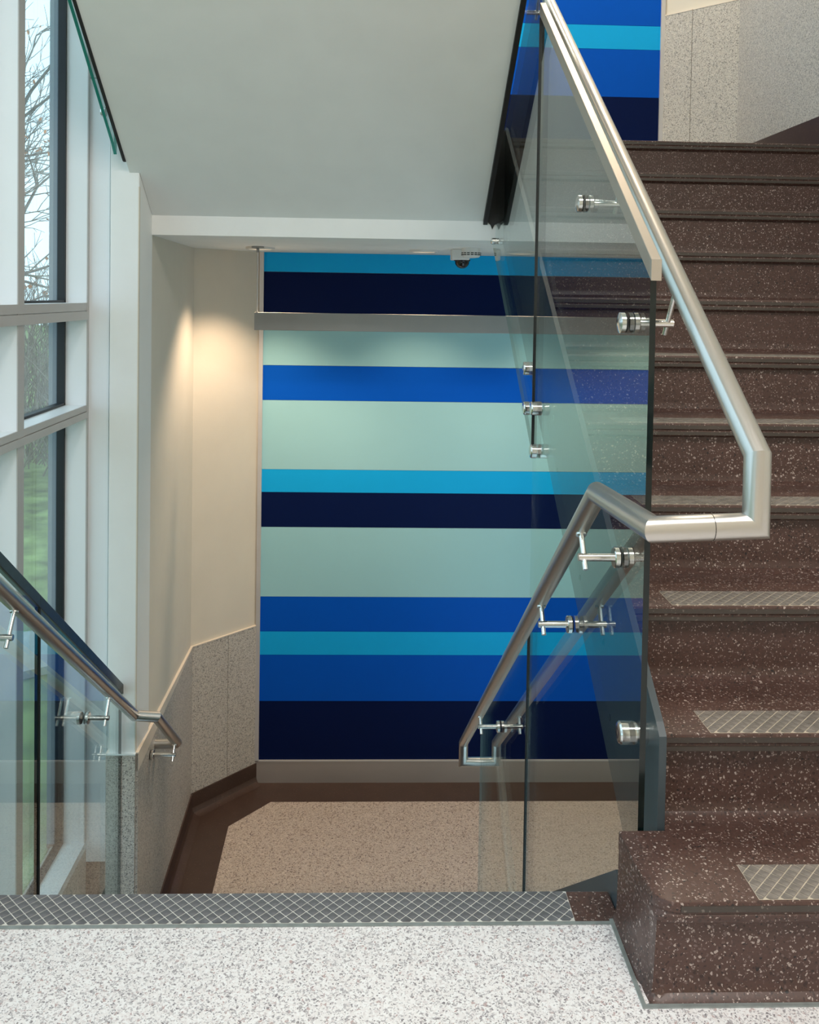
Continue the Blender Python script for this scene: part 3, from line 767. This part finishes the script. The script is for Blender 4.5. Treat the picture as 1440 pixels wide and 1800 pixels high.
for k in range(16):
    t = 2 * math.pi * k / 16
    c, s2 = math.cos(t), math.sin(t)
    m_ = MB()
    for zz in (0.026, 0.036):
        q = []
        for dt in (-0.14, 0.14):
            for r_ in (0.046, 0.0553):
                q.append((0.545 + r_ * math.cos(t + dt), 5.05 + r_ * math.sin(t + dt)))
        m_.prism_z([q[0], q[1], q[3], q[2]], ZB0 - zz - 0.005, ZB0 - zz)
    m_.build('vent_slot', M_DARKFRAME, sd)
dc = thing('dome_camera', 'black dome security camera under a white square base on the lower ceiling', 'camera', (0.515, 5.22, ZB0))
MB().box(0.448, 0.55, 5.165, 5.275, ZB0 - 0.062, ZB0).build('base', M_PLASTIC, dc, bevel=0.006)
MB().lathe((0.512, 5.22, ZB0 - 0.060), Z1, XA, [(0, 0.044), (0.006, 0.044), (0.010, 0.041)] + [(0.010 + 0.040 * math.sin(a), 0.041 * math.cos(a)) for a in [math.radians(k) for k in range(8, 88, 8)]], 32).build('dome', M_DOME, dc, True)
MB().lathe((0.512, 5.22, ZB0 - 0.058), Z1, XA, [(0, 0.047), (0.006, 0.047), (0.008, 0.045)], 32).build('ring', M_RUBBER, dc, True)
# unseen ceiling panels; the pair over the near landing is added fill
def panel_light(x, y, z, sx, sy_, wt, label, col=(1.0, 0.96, 0.93)):
    p = thing('unseen_ceiling_light', label, 'lamp', (x, y, z))
    MB().box(x - sx / 2 - 0.03, x + sx / 2 + 0.03, y - sy_ / 2 - 0.03, y + sy_ / 2 + 0.03, z - 0.020, z).build('frame', M_PLASTIC, p)
    MB().box(x - sx / 2, x + sx / 2, y - sy_ / 2, y + sy_ / 2, z - 0.024, z - 0.019).build('diffuser', M_LAMP, p)
    A = bpy.data.lights.new('panel', 'AREA'); A.shape = 'RECTANGLE'; A.size = sx; A.size_y = sy_; A.energy = wt; A.color = col
    o = bpy.data.objects.new('panel', A); COL.objects.link(o); o.parent = p; o.location = (0, 0, -0.028)
panel_light(-0.2, 0.5, 3.62, 0.6, 0.6, CEIL_W, 'added square fill light over the landing near the window')
panel_light(1.3, 0.5, 3.62, 0.6, 0.6, CEIL_W, 'added square fill light over the landing near the right wall')
panel_light(1.45, 5.0, 5.6, 0.6, 0.6, CEIL_W, 'square ceiling light over the upper landing on the right', (1.0, 0.82, 0.62))
panel_light(-0.2, 5.0, 5.6, 0.6, 0.6, CEIL_W, 'square ceiling light over the upper landing on the left', (1.0, 0.82, 0.62))

# ================================================================== OUTSIDE
lawn = MB().add([(-60, -10, -1.6), (-1.6, -10, -1.6), (-1.6, 3, -1.6), (-1.6, 60, -1.2), (-60, 60, -0.4)], [(0, 1, 2, 3, 4)]).build('lawn', M_GRASS)
tag(lawn, 'green lawn outside the window', 'lawn', kind='stuff')
pth = MB().prism_z([(-4.2, 5.6), (-1.9, 7.2), (-1.9, 8.1), (-4.6, 6.5)], -1.62, -1.56).build('garden_path', M_CONC)
pth.location.z = 0.065
tag(pth, 'pale concrete garden path on the lawn outside', 'path')
def tree(label, base, h, seed, lean=(0, 0), leaves=20, depth=6, group=None):
    rnd = random.Random(seed)
    t = thing('bare_tree', label, 'tree', base, group)
    wood = MB(); twig = MB(); lv = MB()
    def grow(p, d, ln, r, lev):
        n = 3 if lev < 3 else 2
        q = Vector(p); pts = [q.copy()]
        for k in range(n):
            d = (d + Vector((rnd.uniform(-.16, .16), rnd.uniform(-.16, .16), rnd.uniform(-.06, .12)))).normalized()
            q = q + d * ln / n; pts.append(q.copy())
        rr = [r * (1 - 0.35 * k / n) for k in range(n + 1)]
        (wood if r > 0.02 else twig).tube(pts, rr, 6 if r > 0.02 else 3, False)
        if lev >= depth:
            if rnd.random() < leaves / 400:
                s_ = rnd.uniform(.03, .06); e = Vector((rnd.uniform(-1, 1), rnd.uniform(-1, 1), rnd.uniform(-1, 1))).normalized(); f = e.orthogonal().normalized()
                lv.add([q, q + e * s_ + f * s_ * .5, q + e * 2 * s_, q + e * s_ - f * s_ * .5], [(0, 1, 2, 3)])
            return
        nb = rnd.choice((2, 3, 3)) if lev > 0 else 5
        for k in range(nb):
            a = rnd.uniform(0, 2 * math.pi); o = d.orthogonal().normalized(); o2 = d.cross(o)
            sp2 = rnd.uniform(.35, .95)
            nd = (d + (o * math.cos(a) + o2 * math.sin(a)) * sp2 + Vector((0, 0, .10))).normalized()
            at_ = pts[-1] if k == 0 or lev > 3 else pts[rnd.randint(1, n)]
            grow(at_, nd, ln * rnd.uniform(.62, .86), r * .62, lev + 1)
    grow(Vector(base), Vector((lean[0], lean[1], 1)).normalized(), h * .28, h * .018, 0)
    wood.build('trunk', M_BARK, t, True)
    twig.build('twigs', M_TWIG, t)['kind'] = 'stuff'
    if lv.v: lv.build('leaves', M_LEAF, t)['kind'] = 'stuff'
tree('tall bare tree nearest the window outside', (-5.3, 10.8, -1.5), 7.8, 3, (0.10, 0), 24, 7)
tree('bare tree further back behind the nearest one', (-7.2, 16.5, -1.4), 8.5, 11, (0.05, 0), 40, 7)
tree('bare tree standing out to the left on the lawn', (-8.5, 12.0, -1.3), 7.5, 5, (0, 0), 30, 6)
def shrub(label, c, rx, h, n, seed):
    rnd = random.Random(seed)
    t = thing('bare_shrub', label, 'shrub', c)
    tw = MB(); lv = MB()
    for k in range(n):
        p = Vector(c) + Vector((rnd.uniform(-rx, rx), rnd.uniform(-rx * .5, rx * .5), 0))
        d = Vector((rnd.uniform(-.7, .7), rnd.uniform(-.6, .6), 1)).normalized(); ln = h * rnd.uniform(.3, .62)
        if rnd.random() < .65: p.z += rnd.uniform(0, h * .55)
        m1 = p + d * ln * .5 + Vector((rnd.uniform(-.1, .1), 0, 0)); e = m1 + (d + Vector((rnd.uniform(-.5, .5), rnd.uniform(-.5, .5), -.1))).normalized() * ln * .6
        tw.tube([p, m1, e], [.012, .008, .004], 3, False)
        if rnd.random() < .06:
            s_ = .05; lv.add([e, e + Vector((s_, 0, s_)), e + Vector((0, 0, 2 * s_)), e + Vector((-s_, 0, s_))], [(0, 1, 2, 3)])
    tw.build('twigs', M_TWIG, t)['kind'] = 'stuff'
    if lv.v: lv.build('leaves', M_LEAF, t)['kind'] = 'stuff'
shrub('tangled bare shrub by the nearest tree outside', (-5.4, 13.6, -1.3), 1.6, 2.6, 500, 1)
shrub('wide bare thicket at the far edge of the lawn', (-8.5, 19.5, -1.0), 4.0, 3.2, 1500, 2)
shrub('bare thicket on the left of the lawn', (-11.0, 15.0, -1.1), 3.0, 3.0, 1200, 3)
